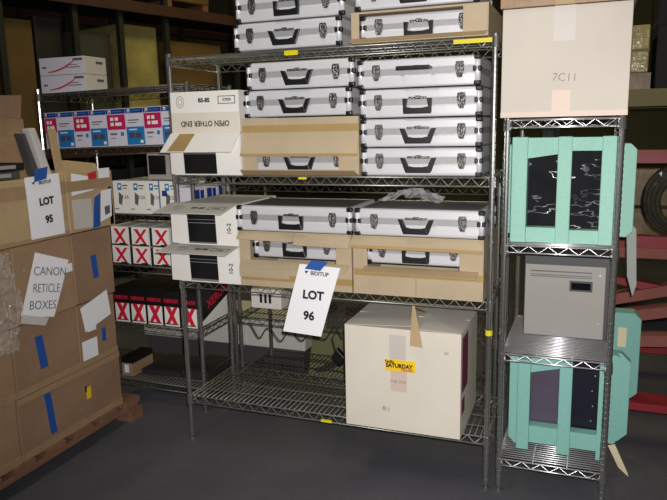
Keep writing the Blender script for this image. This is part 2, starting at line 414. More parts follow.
MB().slab([(.47,-.001,.005),(.568,-.001,.005),(.568,-.012,.122),(.48,-.012,.122)], (0,-.004,0)).build('side_flap', 'card', c)
B(.015,.565,.05,.42,.125,.131).build('top_flap', 'cardd', c)

# ------------------------------------------------------------------ white cartons with black units
def logo_bits(p, W, z0, y=-.001, u=FX, v=FZ, o=None):
    pass
def open_white(label, inner, z, H, drop, out, letter, xl=-.02):
    t = thing('white_carton', label, 'carton', (.016,-.03,z), 0, 'white equipment cartons')
    W, D, th = (.333 if letter else .366), .42, .005; xl = xl-.016
    mb = MB(); mb.box(0,W,0,D,0,th); mb.box(0,W,0,D,H-th,H); mb.box(0,th,0,D,th,H-th); mb.box(W-th,W,0,D,th,H-th); mb.box(th,W-th,D-th,D,th,H-th)
    mb.build('carton_body', 'white', t)
    MB().slab([(xl,-.001,.004),(.062,-.006,.004),(.056,-.006,H-.012),(xl,-.001,H-.006)], (0,-.004,0)).build('side_flap', 'white', t)
    f = MB().slab([(W*.66,-.006,.004),(W-.002,-.001,.004),(W-.002,-.001,H-.006),(W*.645,-.006,H-.012)], (0,-.004,0)).build('side_flap', 'white', t)
    a = Vector((0,0,H)); b = Vector((0,-out,H-drop))
    n = Vector((0,-drop,out)).normalized()*.004
    fl = MB().slab([(xl+.01,0,H),(W,0,H),(W-.004,-out,H-drop),(xl,-out,H-drop)], n).build('top_flap', 'greycard' if letter else 'white', t)  # printed flaps are white card; grazing-light grey is put into their colour
    v = (a-b).normalized(); q = a.lerp(b, .5)+n*1.05
    if letter:
        text('B5-85', .03, (W*.5, q.y, q.z), FX, v, 'ink', fl, thick=.0012)
        text('X7020', .016, (W*.79, q.y, q.z), FX, v, 'ink', fl, thick=.0004)
        fr = MB()
        for dx0, dx1, s0, s1 in ((-.045,.045,-.02,-.017),(-.045,.045,.017,.02),(-.045,-.042,-.02,.02),(.042,.045,-.02,.02)):
            p = [Vector((W*.8+dx, 0, 0))+q+v*s for dx, s in ((dx0,s0),(dx1,s0),(dx1,s1),(dx0,s1))]
            fr.slab(p, n*.15)
        fr.build('printed_frame', 'ink', fl)
        ring = MB(); 
        for r in (.026,.015):
            ring.tube([Vector((.06,0,0))+q+Vector((r*math.cos(k*PI/8),0,0))+v*(r*math.sin(k*PI/8)) for k in range(17)], .0012, 4)
        ring.build('printed_emblem', 'inkgrey', fl)
    else:
        p0 = a.lerp(b, .04)+n*1.05; p1 = a.lerp(b, .97)+n*1.05
        MB().slab([(.045,p0.y,p0.z),(.13,p0.y,p0.z),(.115,p1.y,p1.z),(.02,p1.y,p1.z)], n*.2).build('brown_patch', 'ptape', fl)
    text('10-2', .03, (W*.87,-.0108,H*.42), (0,0,1), (-1,0,0), 'ink', f, thick=.0005) if letter else None
    k = thing('black_equipment_unit', inner, 'equipment', (.04,.0,z+.006), 0, 'black units in white cartons')
    B(0,.275,0,.36,0,H-.014).build('housing', 'black', k, bevel=.006)
    MB().box(.01,.265,-.004,0,(H-.03)*.56,(H-.03)*.56+.002).box(.01,.265,-.004,0,(H-.03)*.66,(H-.03)*.66+.0015).build('front_trim', 'alud', k)
    return t
open_white('white carton with brown patched flap hanging over black unit, second shelf', 'black unit inside the open white carton on second shelf', zc0, .195, .085, .085, False, .0)
open_white('upper of two open white carton on the third shelf, flap printed', 'black unit inside the upper open carton of third shelf', z3+.188, .2, .03, .15, True)
open_white('lower open white carton standing directly on the third wire shelf', 'black unit inside lower open carton of the third shelf', z3, .184, .02, .13, True, -.034)
t = thing('white_carton', 'closed white carton printed OPEN OTHER END upside down, second shelf', 'carton', (.016,-.03,zc0+.197), 0)
B(0,.366,0,.42,0,.192).build('carton_body', 'white', t, bevel=.002)
B(.002,.364,-.003,0,.097,.19).build('upper_flap', 'white', t)
B(.002,.364,-.0025,0,.002,.095).build('lower_flap', 'wbox', t)
text('OPEN OTHER END', .036, (.185,-.0045,.045), (-1,0,0), (0,0,-1), 'ink', t, thick=.0006, sx=.86)
text('B5-85', .026, (.185,-.0035,.15), FX, FZ, 'ink', t, thick=.0012)
text('X7020', .017, (.305,-.0035,.15), FX, FZ, 'ink', t, thick=.0004)
fr = MB()
for a0, a1, b0, b1 in ((.26,.35,.132,.135),(.26,.35,.165,.168),(.26,.263,.132,.168),(.347,.35,.132,.168)): fr.box(a0,a1,-.0042,-.003,b0,b1)
fr.build('printed_frame', 'ink', t)
ring = MB()
for r in (.027,.015): ring.tube([(.055+r*.75*math.cos(k*PI/8),-.0035,.145+r*math.sin(k*PI/8)) for k in range(17)], .0012, 4)
ring.build('printed_emblem', 'inkgrey', t)

# ------------------------------------------------------------------ clear bag on the right case
def crumple(name, label, cat, nx, ny, f, m, parent=None, sol=0):
    mb = MB(); vs = [f(i/nx, j/ny) for j in range(ny+1) for i in range(nx+1)]
    fs = [(j*(nx+1)+i, j*(nx+1)+i+1, (j+1)*(nx+1)+i+1, (j+1)*(nx+1)+i) for j in range(ny) for i in range(nx)]
    mb.add(vs, fs); o = mb.build(name, m, parent)
    if label: tag(o, label, cat)
    return o
def fbag(u, v):
    h = .05*max(0, math.sin(PI*u))*(.4+.6*math.sin(PI*v))
    return (1.0+.27*u+random.uniform(-.012,.012), .12+.18*v+random.uniform(-.012,.012), z3+.391+h+random.uniform(0,.022))
crumple('plastic_bag', 'crumpled clear plastic bag lying on the right third shelf case', 'plastic bag', 14, 9, fbag, 'bag')

# ------------------------------------------------------------------ large white box on the bottom shelf
t = thing('large_box', 'large off-white box with yellow SATURDAY sticker on the bottom shelf', 'box', (.893,-.075,ZB+.006))
W, D, H = .527, .43, .478
B(0,W,0,D,0,H).build('box_body', 'wbox', t, bevel=.003)
MB().slab([(.002,.0,H+.001),(.31,.0,H+.016),(.3,D*.47,H+.018),(.002,D*.47,H+.001)], (0,0,.003)).build('top_flap', 'greycard', t)
MB().slab([(W-.002,.0,H+.001),(.33,.0,H+.006),(.33,D*.5,H+.022),(W-.002,D*.47,H+.002)], (0,0,.003)).build('top_flap', 'greycard', t)
MB().slab([(.002,D*.5,H+.001),(W-.002,D*.5,H+.001),(W-.002,D,H+.004),(.002,D,H+.004)], (0,0,.003)).build('top_flap', 'greycard', t)
MB().slab([(.31,.012,H+.105),(.323,.012,H+.108),(.35,-.012,H+.0),(.366,-.028,H-.062),(.312,-.028,H-.058),(.31,-.012,H+.0)], (0,-.003,0)).build('torn_strip', 'cardd', t)
MB().slab([(.309,.012,H+.105),(.323,.012,H+.105),(.333,.2,H+.03),(.308,.2,H+.03)], (0,0,.003)).build('torn_strip', 'cardd', t)
B(.21,.285,-.0012,0,.3,.452).build('tape_strip', 'lilac', t)
B(.215,.29,-.0012,0,.19,.285).build('tape_strip', 'pink', t)
s = B(.19,.328,-.0025,-.0013,.285,.337).build('sticker', 'syel', t)
text('SATURDAY', .026, (.255,-.003,.309), FX, FZ, 'ink', s, thick=.0012, sx=.92)
text('FedEx', .017, (.212,-.003,.327), FX, FZ, 'ink', s, thick=.0006)
text('DELIVERY', .013, (.293,-.003,.292), FX, FZ, 'red', s, thick=.0004)
MB().box(W,W+.0012,.03,.17,.2,.45).box(W,W+.0012,.03,.1,.1,.17).build('side_print', 'maroon', t)
text('THIS SIDE', .017, (.25,-.002,.235), FX, FZ, 'inkfaint', t)
text('65', .02, (.465,-.002,.39), FX, FZ, 'inkfaint', t)
text('8/1', .03, (.195,-.002,.1), (1,0,-.2), FZ, 'inkfaint', t)

# ------------------------------------------------------------------ lot sheets
def sheet(name, label, tl, tr, br, bl, bow, m='paper', nx=6, ny=10):
    tl, tr, br, bl = map(Vector, (tl, tr, br, bl))
    n = (tr-tl).cross(bl-tl).normalized()*-1
    vs = []
    for j in range(ny+1):
        for i in range(nx+1):
            u, v = i/nx, j/ny
            p = tl.lerp(tr, u).lerp(bl.lerp(br, u), v)+n*bow*math.sin(PI*v)
            vs.append(p)
    fs = [(j*(nx+1)+i, (j+1)*(nx+1)+i, (j+1)*(nx+1)+i+1, j*(nx+1)+i+1) for j in range(ny) for i in range(nx)]
    mb = MB(); mb.add(vs, fs); o = mb.build(name, m)
    so = o.modifiers.new('thick', 'SOLIDIFY'); so.thickness = .0008; so.offset = 0
    tag(o, label, 'paper sheet')
    return o, n
def lot_sheet(label, tl, tr, br, bl, num, bow, tape):
    o, n = sheet('lot_sheet', label, tl, tr, br, bl, bow)
    tl, tr, br, bl = map(Vector, (tl, tr, br, bl))
    u = (tr-tl); v = (tl-bl); w = u.length; h = v.length
    def at(a, b): return tl+u*a-v*b+n*(bow*math.sin(PI*b)+.003)
    text('LOT', h*.165, at(.53,.43), u, v, 'ink', o, thick=.0022)
    text(num, h*.165, at(.55,.73), u, v, 'ink', o, thick=.0022)
    text('BIDITUP', h*.075, at(.55,.115), u, v, 'inkgrey', o, thick=.0008)
    MB().slab([at(.17,.09),at(.27,.09),at(.22,.13)], n*.0004).build('printed_emblem', 'ink', o)
    a, b, c, d = [at(*q)+n*.0012 for q in tape]
    MB().slab([a,b,c,d], n*.0012).build('tape_strip', 'btape', o)
    return o
lot_sheet('white LOT 96 sheet taped to carton on the third shelf', (.686,-.083,1.0), (.882,-.083,.991), (.801,-.13,.681), (.613,-.13,.69), '96', .004,
          ((.27,-.07),(.68,-.07),(.55,.07),(.16,.06)))

# ------------------------------------------------------------------ printed boxes on the left rack
def hp_front(mb, W, H, red, y=-.001):
    mb.box(0,W,y,0,H*.86,H*.985,1)
    mb.box(W*.1,W*.26,y*1.6,y,H*.885,H*.965,2)
    mb.box(W*.32,W*.85,y*1.4,y,H*.91,H*.94,3)
    if red:
        mb.box(W*.02,W*.98,y,0,H*.44,H*.84,4)
        for a, b in ((.2,.68),(.2,.54),(.45,.54),(.45,.68),(.62,.54)): mb.box(W*a,W*(a+.17),y*1.5,y,H*b,H*(b+.09),2)
        mb.box(W*.14,W*.5,y,0,H*.3,H*.35,5); mb.box(W*.7,W*.86,y,0,H*.27,H*.37,3); mb.box(W*.14,W*.42,y,0,H*.2,H*.22,5)
    else:
        mb.box(W*.12,W*.75,y,0,H*.66,H*.69,5); mb.box(W*.12,W*.6,y,0,H*.6,H*.62,5)
        mb.box(0,W,y,0,H*.02,H*.5,6)
        for a in (.12,.5): mb.box(W*a,W*(a+.32),y*1.6,y,H*.2,H*.34,7)
        mb.box(W*.14,W*.6,y*1.4,y,H*.41,H*.44,2); mb.box(W*.75,W*.92,y*1.4,y,H*.06,H*.14,2)
xs = [-1.105,-1.012,-.893,-.775,-.658,-.527,-.408,-.29,-.175]
hues = ('crimson', 'blue')
order = ['first', 'second', 'third', 'fourth', 'fifth', 'sixth', 'seventh', 'eighth']
for i in range(8):
    red = i % 2 == 0
    W = xs[i+1]-xs[i]-.003; H = .206
    nm = ['leftmost', 'second', 'third', 'rightmost'][i//2]
    o = thing('cartridge_box', ('navy-topped box with crimson block, %s of its four on upper left shelf' if red else 'navy-topped box with bright blue base, %s of its four on upper left shelf') % nm, 'box', (xs[i], .335, 1.513+.022*(xs[i]+1.13)), 0, 'navy-topped printed boxes'); o.rotation_euler = (0, -.022, 0)
    B(0,W,0,.3,0,H).build('box_body', 'lav', o)
    mb = MB(); hp_front(mb, W, H, red)
    mb.build('printed_front', ['lav','hpblue','white','cyan','magenta','inkgrey','cyan','purple'], o)
    text('hp', .018, (W*.18,-.0022,H*.925), FX, FZ, 'hpblue', o)
# white boxes with small blue print
wx = [-.655,-.545,-.435,-.335,-.225]
for i in range(4):
    W = wx[i+1]-wx[i]-.003; H = .185
    o = thing('toner_box', 'white box with small blue print below navy-topped boxes, %s of four' % ('leftmost','second from left','third from left','rightmost')[i], 'box', (wx[i], .335, 1.144), 0, 'white and blue boxes')
    B(0,W,0,.3,0,H).build('box_body', 'white', o)
    mb = MB(); y = -.001
    mb.box(W*.3,W*.55,y,0,H*.72,H*.93,0); mb.box(W*.36,W*.5,y*1.5,y,H*.8,H*.88,2)
    mb.slab([(W*.32,0,H*.3),(W*.52,0,H*.25),(W*.6,0,H*.55),(W*.36,0,H*.66)], (0,y,0), 1)
    mb.box(W*.6,W*.95,y,0,H*.84,H*.88,1); mb.box(W*.65,W*.9,y,0,H*.76,H*.79,1); mb.box(W*.05,W*.3,y,0,H*.12,H*.15,1)
    if i == 2: mb.box(W*.92,W,y,0,0,H,0)
    if i == 3: mb.box(W*.1,W*.4,y,0,H*.55,H*.72,3)
    mb.build('printed_front', ['cyan','inkgrey','white','hpblue'], o)
    text('03A' if i % 2 else '13A', .03, (W*.78,-.0015,H*.5), FX, FZ, 'inkgrey', o)
for i, y0 in enumerate((.34, .47, .6)):
    o = thing('toner_box', 'white box with blue patch at the left rack end, %s' % ('nearest','middle one of three','farthest')[i], 'box', (-.215, y0, 1.144), 0, 'white and blue boxes')
    B(0,.085,0,.125,0,.15).build('box_body', 'lav', o)
    MB().box(.085,.086,.02,.07,.06,.135).box(.085,.0865,.08,.115,.02,.13).build('printed_side', 'hpblue', o)
# small white boxes with red cross (two rows) and large ones
def cross(mb, W, H, y, mi, x0=.2, x1=.92, z0=.1, z1=.92, w=.16):
    mb.slab([(W*x0,0,H*z0),(W*(x0+w),0,H*z0),(W*x1,0,H*z1),(W*(x1-w),0,H*z1)], (0,y,0), mi)
    mb.slab([(W*x0,0,H*z1),(W*(x0+w*1.3),0,H*z1),(W*(x1-.05),0,H*z0),(W*(x1-w*1.3),0,H*z0)], (0,y*1.6,0), mi)
rx = [-.85,-.71,-.568,-.427,-.285]
for r in range(2):
    for i in range(1, 4):
        W = .13; H = .108
        o = thing('cartridge_box', 'small white box with red cross, %s row, %s from the pallet' % (('lower','upper')[r], ('','first','second','third','fourth')[i]), 'box', (rx[i], .335, .845+r*.112+.0), 0, 'small white boxes with red crosses')
        B(0,W,0,.28,0,H).build('box_body', 'white', o)
        mb = MB(); cross(mb, W, H, -.001, 0, .26, .95, .12, .9, .15); mb.box(0,W*.13,-.001,0,0,H,1); mb.box(W*.13,W,-.001,0,0,H*.07,1); mb.box(W*.55,W*.9,-.001,0,H*.06,H*.12,1)
        mb.build('printed_front', ['xred','ink'], o)
bx = [-.715,-.6,-.485,-.37,-.255,-.138]
for i in range(5):
    W = bx[i+1]-bx[i]-.004; H = .205
    o = thing('cartridge_box', 'black-topped white box with red cross, low shelf, %s' % ('nearest the LOT 95 pallet','second from the pallet','middle of five','fourth from the pallet','at the right rack end')[i], 'box', (bx[i], .335, .495), 0, 'black-topped boxes with red crosses')
    B(0,W,0,.36,0,H).build('box_body', ['black'], o)
    mb = MB(); y = -.001
    mb.box(W*.08,W*.97,y,0,0,H*.55,0); cross(mb, W, H*.56, y*1.5, 1, .16, .9, .12, 1.0, .22); mb.box(W*.1,W*.9,y*1.5,y,H*.04,H*.07,2)
    mb.build('printed_front', ['white','xred','ink'], o)
    text('XEROX', .029, (W*.5,-.0016,H*.72), FX, FZ, 'xred', o, thick=.001)
    if i == 4:
        MB().slab([(W+.0002,.01,0),(W+.0002,.36,0),(W+.0002,.36,H*.62),(W+.0002,.01,.012)], (.001,0,0)).build('printed_side', 'white', o)
        text('XEROX', .07, (W+.0015,.22,H*.68), (0,1,.28), FZ, 'xred', o, thick=.002)
# two long white boxes on top, two other goods
for i in range(2):
    o = thing('long_box', 'long white box with red swoosh atop left rack, %s of two' % ('lower','upper')[i], 'box', (-1.195,.43,1.838+.102*i), 0)
    B(0,.33,0,.19,0,.1).build('box_body', 'wbox', o, bevel=.002)
    B(.001,.329,-.001,0,.001,.099).build('printed_front', 'lav', o)  # shaded front painted cooler; the warmer body colour holds the yellow side light
    pts = [(.06+.2*k/8, -.0015, .018+.06*(k/8)**2) for k in range(9)]
    MB().tube(pts, [.002+.003*math.sin(PI*k/8) for k in range(9)], 6).build('printed_swoosh', 'xred', o)
    for a in ((.25,.32,.076,.09),(.2,.3,.038,.043),(.2,.28,.052,.056),(.02,.05,.04,.05)): B(a[0],a[1],-.002,-.001,a[2],a[3]).build('printed_mark', 'inkgrey', o)
    B(.33,.331,.1,.16,.06,.075).build('printed_mark', 'inkgrey', o)
# grey unit behind the white carton
t = thing('grey_monitor_unit', 'grey unit with square black screen beside OPEN OTHER END carton', 'equipment', (-.43,.36,1.335))
B(0,.25,0,.24,0,.15).build('housing', 'cab', t, bevel=.006)
B(.015,.125,-.004,0,.03,.135).build('screen', 'screen', t)
t = thing('shipping_box', 'small brown box with black top low beside the LOT 95 pallet', 'box', (-.715,.36,.143))
B(0,.08,0,.2,0,.115).build('box_body', 'pcard', t); B(-.001,.081,-.001,.2,.08,.116).build('box_top', 'black', t); B(.02,.05,-.002,0,.02,.07).build('label', 'paper', t)
for i, (x, w, h) in enumerate(((-.62,.28,.05),(-.33,.18,.09))):
    o = thing('dark_carton', 'dark flat carton on the left rack bottom shelf, %s' % ('left-hand one, beside small brown box','right-hand one')[i], 'carton', (x,.42,.143), 0)
    B(0,w,0,.3,0,h*.6).build('carton_body', 'dark', o, bevel=.003); B(.02,w-.02,.02,.28,h*.6,h*.6+.006).build('carton_lid', 'rubber', o)

# ------------------------------------------------------------------ cables and goods on the back rack
def coil(label, x, y, z, r, n, th=.004):
    o = MB(); pts = []
    for k in range(n*14+1):
        a = k*2*PI/14; rr = r*(1+.25*math.sin(a*.37+x*9)); pts.append((x+rr*math.cos(a), y+rr*.6*math.sin(a), z+.01+.008*(k/14)+.006*math.sin(a*1.7)))
    return tag(o.tube(pts, th, 6).build('cable_coil', 'rubber', None, smooth=True), label, 'cable')
coil('black cable coil on low back rack, left of LOT 96 sheet', .45, .72, .535, .09, 5)
coil('black cable coil on low back rack, behind LOT 96 sheet', .75, .72, .535, .11, 5)
pts = [(.08+.0125*k, .51+.008*math.sin(k*.5), .50-.075*math.sin(k*.29)**2-.02*math.sin(k*.11)) for k in range(48)]
tag(MB().tube(pts, .0035, 6).build('hanging_cable', 'rubber', None, smooth=True), 'thin black cable dangling off the low back rack edge', 'cable')
t = thing('white_unit', 'white unit with black slots on the back rack, left of LOT 96', 'equipment', (.008,.70,.535))
B(0,.2,0,.22,0,.12).build('housing', 'white', t, bevel=.004)
for k in range(3): B(.06+.03*k,.075+.03*k,-.003,0,.035,.09).build('slot', 'ink', t)
t = thing('adapter', 'black power adapter hanging beneath LOT 96 sheet', 'power adapter', (.60,.50,.35))
MB().hexa([(0,0,0),(.05,0,-.05),(.05,.04,-.05),(0,.04,0),(.03,0,.05),(.08,0,0),(.08,.04,0),(.03,.04,.05)]).build('adapter_body', 'black', t, bevel=.004)
MB().tube([(.02,.02,.03),(.0,.02,.1),(.04,.02,.17)], .003).build('cord', 'rubber', t)
o = thing('low_cabinet', 'long pale grey cabinet on floor behind the wire racks', 'cabinet', (-1.1,1.1,0))
B(0,1.28,0,.4,.14,.34).build('cabinet_body', 'panelgrey', o, bevel=.004)
for k in range(3): B(.03+.42*k,.42+.42*k,-.008,0,.16,.325).build('cabinet_panel', 'panelgrey', o)
B(.02,1.26,.02,.38,0,.14).build('plinth', 'cabd', o)
o = thing('leaning_board', 'olive board leaning on the floor behind the wide rack', 'board', (.22,1.05,0))
MB().hexa([(0,0,0),(.75,0,0),(.75,.02,0),(0,.02,0),(0,.1,.28),(.75,.1,.34),(.75,.12,.34),(0,.12,.28)]).build('board_panel', 'greenpanel', o)
MB().hexa([(.05,-.03,.05),(.09,-.03,.03),(.09,-.01,.03),(.05,-.01,.05),(.6,.06,.3),(.64,.06,.28),(.64,.08,.28),(.6,.08,.3)]).build('board_batten', 'dark', o)

# ------------------------------------------------------------------ pallet of brown cartons (left)
XF = -.47
t = thing('wooden_pallet', 'wooden pallet under the wrapped brown cartons at left', 'pallet', (0,0,0))
for k in range(7):
    y = -1.12+k*.195; B(-1.24,-.452,y,y+.12,.088,.122).build('deck_board', 'wood', t)
B(-.62,-.46,-1.12,.16,.066,.088).build('stringer_board', 'wood', t); B(-1.24,-1.15,-1.12,.16,.066,.088).build('stringer_board', 'wood', t)
for x in (-1.24,-.72):
    for y in (-1.12,-.55,.04): B(x,x+.12,y,y+.11,.0,.066).build('block', 'wood', t)
B(-.54,-.435,.07,.165,.0,.066).build('block', 'wood', t)
def pbox(label, y0, y1, z0, z1, m='pcard', dx=0, flaps=()):
    o = thing('shipping_carton', label, 'carton', (XF+dx, y0, z0), 0, 'cartons on the left pallet')
    L = y1-y0; H = z1-z0
    B(-.72,0,0,L,0,H).build('carton_body', m, o, bevel=.006)
    return o, L, H
npt = [0]
def ptape(o, L, H, z0, z1, y0=0, y1=None, m='ctape', name='parcel_tape', tilt=0):
    npt[0] += 1; dx = .0012+.0003*(npt[0] % 7)
    y1 = L if y1 is None else y1
    MB().slab([(0,y0+tilt,z0),(0,y1+tilt,z0),(0,y1,z1),(0,y0,z1)], (dx,0,0)).build(name, m, o)
o, L, H = pbox('bottom row carton with long blue tape strip, left pallet', -.665, .045, .124, .425, 'pcard2'); ptape(o,L,H,.0,.035); ptape(o,L,H,.27,.3)
ptape(o,L,H,.055,.265,.16,.2,'btape','tape_strip',.02)
ptape(o,L,H,.17,.2,.43,.445,'ink','arrow_mark'); ptape(o,L,H,.13,.19,.44,.47,'syel','warning_sticker')
o, L, H = pbox('bottom row carton at the photo left edge', -1.1, -.67, .124, .425, 'pcard'); ptape(o,L,H,.0,.035)
o, L, H = pbox('third row carton with white label and blue strip at its far end', -.245, .04, .428, .752, 'pcard2'); ptape(o,L,H,.0,.03)
ptape(o,L,H,.03,.13,.02,.13,'paper','label'); ptape(o,L,H,.09,.16,.17,.2,'btape','tape_strip'); ptape(o,L,H,.17,.23,.07,.13,'paper','label')
o, L, H = pbox('third row carton with single blue strip, above long blue strip', -.655, -.25, .428, .752, 'pcard2'); ptape(o,L,H,.0,.03); ptape(o,L,H,.09,.25,.13,.175,'btape','tape_strip',.02)
text('3 OF 7', .03, (.0015,.1,.2), SX, FZ, 'inkfaint', o)
o, L, H = pbox('third row carton at the photo left edge', -1.1, -.66, .428, .752, 'pcard'); ptape(o,L,H,.0,.03)
o, L, H = pbox('second row carton right of the handwritten sheet', -.235, .06, .755, 1.112, 'pcard2'); ptape(o,L,H,.11,.23,.125,.165,'btape','tape_strip',.01)
o, L, H = pbox('second row carton behind the handwritten sheet', -.605, -.24, .755, 1.112, 'pcard'); ptape(o,L,H,.0,.05,.02,.36); ptape(o,L,H,.18,.22,.3,.36,'paper','label')
o, L, H = pbox('second row carton at the photo left edge', -1.1, -.61, .755, 1.112, 'pcard2')
o, L, H = pbox('top row carton carrying the LOT 95 sheet', -.80, -.238, 1.116, 1.405, 'pcardl'); ptape(o,L,H,.0,.02); ptape(o,L,H,.2,.26)
o, L, H = pbox('top row carton plastered with white and red labels', -.233, .1, 1.116, 1.405, 'pcardl'); ptape(o,L,H,.205,.255)
npt[0] = 0
MB().slab([(0,.03,.185),(0,.19,.2),(0,.19,.265),(0,.04,.295)], (.0015,0,0)).build('label', 'paper', o)
MB().slab([(0,.03,.02),(0,.165,.01),(0,.165,.16),(0,.03,.165)], (.0015,0,0)).build('shipping_label', 'greycard', o)
MB().slab([(0,.155,.235),(0,.215,.245),(0,.215,.295),(0,.155,.285)], (.0022,0,0)).build('label', 'red', o)
MB().slab([(0,.16,.004),(0,.215,.01),(0,.235,.18),(0,.19,.16)], (.0026,0,0)).build('tape_strip', 'btape', o)
MB().slab([(0,.222,.03),(0,.312,.05),(0,.322,.195),(0,.245,.19)], (.0015,0,0)).build('label', 'paper', o)
MB().slab([(0,.235,.225),(0,.32,.235),(0,.32,.305),(0,.235,.305)], (.0015,0,0)).build('label', 'paper', o)
MB().slab([(0,.26,.06),(0,.3,.07),(0,.3,.11),(0,.26,.105)], (.002,0,0)).build('printed_code', 'inkgrey', o)
MB().slab([(-.03,.0,H),(-.03,.27,H),(-.06,.29,H+.04),(-.06,.01,H+.075)], (-.004,0,0)).build('top_flap', 'pcardl', o)
B(-.02,0,.3,.335,0,H).build('corner_edge', 'pcardl', o)
o, L, H = pbox('top row carton at the photo left edge', -1.3, -.81, 1.116, 1.4, 'pcardl')
lot_sheet('white LOT 95 sheet taped to the top row carton', (XF+.004,-.492,1.412), (XF+.004,-.28,1.419), (XF+.008,-.278,1.129), (XF+.008,-.489,1.13), '95', .002,
          ((.3,-.11),(.68,-.13),(.6,.06),(.24,.09)))
o, n = sheet('handwritten_sheet', 'white sheet with three handwritten lines, taped below LOT 95 sheet', (XF+.006,-.475,1.07), (XF+.006,-.27,.995), (XF+.012,-.405,.745), (XF+.012,-.60,.80), .001)
tl = Vector((XF+.008,-.475,1.07)); u = Vector((0,.205,-.075)); dn = Vector((.006,-.125,-.27))
for k, w in enumerate(('CANON', 'RETICLE', 'BOXES')):
    p = tl+u*(.5)+dn*(.25+.27*k)+n*.006
    text(w, .058, p, (0,.2,-.045), (0,.12,.26), 'inkgrey', o, sx=.95 if k != 1 else .8, thick=-.0004)
MB().slab([tl+dn*.97+Vector((.002,0,0)), tl+dn*.97+u*.75+Vector((.002,0,0)), tl+dn*1.1+u*.7+Vector((.002,0,0)), tl+dn*1.1+Vector((.002,0,0))], (.001,0,0)).build('clear_tape', 'greycard', o)
o, n = sheet('paper_note', 'blank tilted white note near far end of pallet cartons', (XF+.004,-.22,.735), (XF+.004,-.015,.785), (XF+.007,-.0,.65), (XF+.007,-.2,.605), .0)
def ffilm(u, v):
    return (XF+.006+.025*abs(math.sin(9*u+5*v))*random.uniform(.5,1.2), -.86+.27*u*(1-.35*abs(v-.5))+random.uniform(-.012,.012), .66+.44*v+random.uniform(-.01,.01))
crumple('stretch_film', 'crumpled clear stretch film hanging on cartons at the photo left edge', 'plastic film', 20, 26, ffilm, 'film')
# things lying on the pallet cartons
t = thing('open_carton', 'open brown carton standing tall on the pallet top', 'carton', (-1.06,-.6,1.408))
MB().box(0,.3,0,.43,0,.005).box(0,.3,.425,.43,.005,.27).box(0,.005,0,.425,.005,.27).box(.295,.3,0,.425,.005,.27).box(.005,.295,0,.005,.005,.27).build('carton_body', 'pcard', t)
MB().slab([(.296,.02,.27),(.296,.42,.27),(.31,.425,.385),(.31,.01,.37)], (-.004,0,0)).build('raised_flap', 'pcard', t)
t = thing('equipment_casing', 'pale grey bezel frame leaning at the edge of pallet top', 'bezel', (-.53,-.27,1.408))
MB().hexa([(-.05,-.03,0),(0,-.03,0),(0,0.02,0),(-.05,.02,0),(-.05,-.1,.22),(0,-.1,.22),(0,-.06,.225),(-.05,-.06,.225)]).build('frame_bar', 'panelgrey', t, bevel=.006)
MB().hexa([(-.07,-.07,0),(-.02,-.07,0),(-.02,-.035,0),(-.07,-.035,0),(-.07,-.125,.2),(-.02,-.125,.2),(-.02,-.105,.2),(-.07,-.105,.2)]).build('inner_bar', 'cabd', t, bevel=.004)
t = thing('cardboard_strip', 'narrow tan cardboard strip standing beside the grey bezel frame', 'cardboard', (-.515,-.245,1.408))
MB().hexa([(0,0,0),(.006,0,0),(.006,.05,0),(0,.05,0),(0,-.03,.215),(.006,-.03,.215),(.006,.02,.215),(0,.02,.215)]).build('strip_panel', 'pcardl', t)
for i, (dz, l, m) in enumerate(((0, 'lower dark tray of the pile on the pallet top', 'cabd'), (.036, 'upper black tray of the pile on the pallet top', 'blackm'))):
    t = thing('equipment_tray', l, 'tray', (-.66,-.78+.03*i,1.408+dz))
    mb = MB(); mb.box(0,.16,0,.30,0,.006); mb.box(0,.006,0,.30,.006,.034); mb.box(.154,.16,0,.30,.006,.034); mb.box(.006,.154,0,.006,.006,.034); mb.box(.006,.154,.294,.30,.006,.034)
    mb.build('tray_body', m, t, bevel=.002)
    B(.16,.162,.05,.25,.01,.026).build('tray_trim', 'alud', t)

# ------------------------------------------------------------------ right rack contents
t = thing('large_box', 'square off-white box on top of the narrow right rack', 'box', (1.557,-.045,1.629))
W, D, H = .462, .6, .408
B(0,W,0,D,0,H).build('box_body', 'wbox2', t, bevel=.003)
MB().slab([(0,-.001,0),(W,-.001,0),(W,-.001,.02),(0,-.001,.02)], (0,-.0015,0)).build('edge_band', 'pink', t)
B(.19,.267,-.0014,0,.28,H).build('tape_strip', 'lilac', t); B(.192,.258,-.0014,0,.005,.098).build('tape_strip', 'pink', t)
B(W,W+.001,.01,D-.01,.005,H-.005).build('side_print', 'maroon', t)
text('7C11', .042, (.235,-.002,.145), (1,0,-.06), (-.15,0,1), 'inkfaint', t, thick=-.0005)
t = thing('brown_box', 'brown box on the square off-white box, cut by photo top', 'box', (1.548,-.055,2.039))
B(0,.485,0,.55,0,.3).build('box_body', 'pcard', t, bevel=.003); B(.2,.27,-.0015,0,0,.3).build('parcel_tape', 'ptape', t)

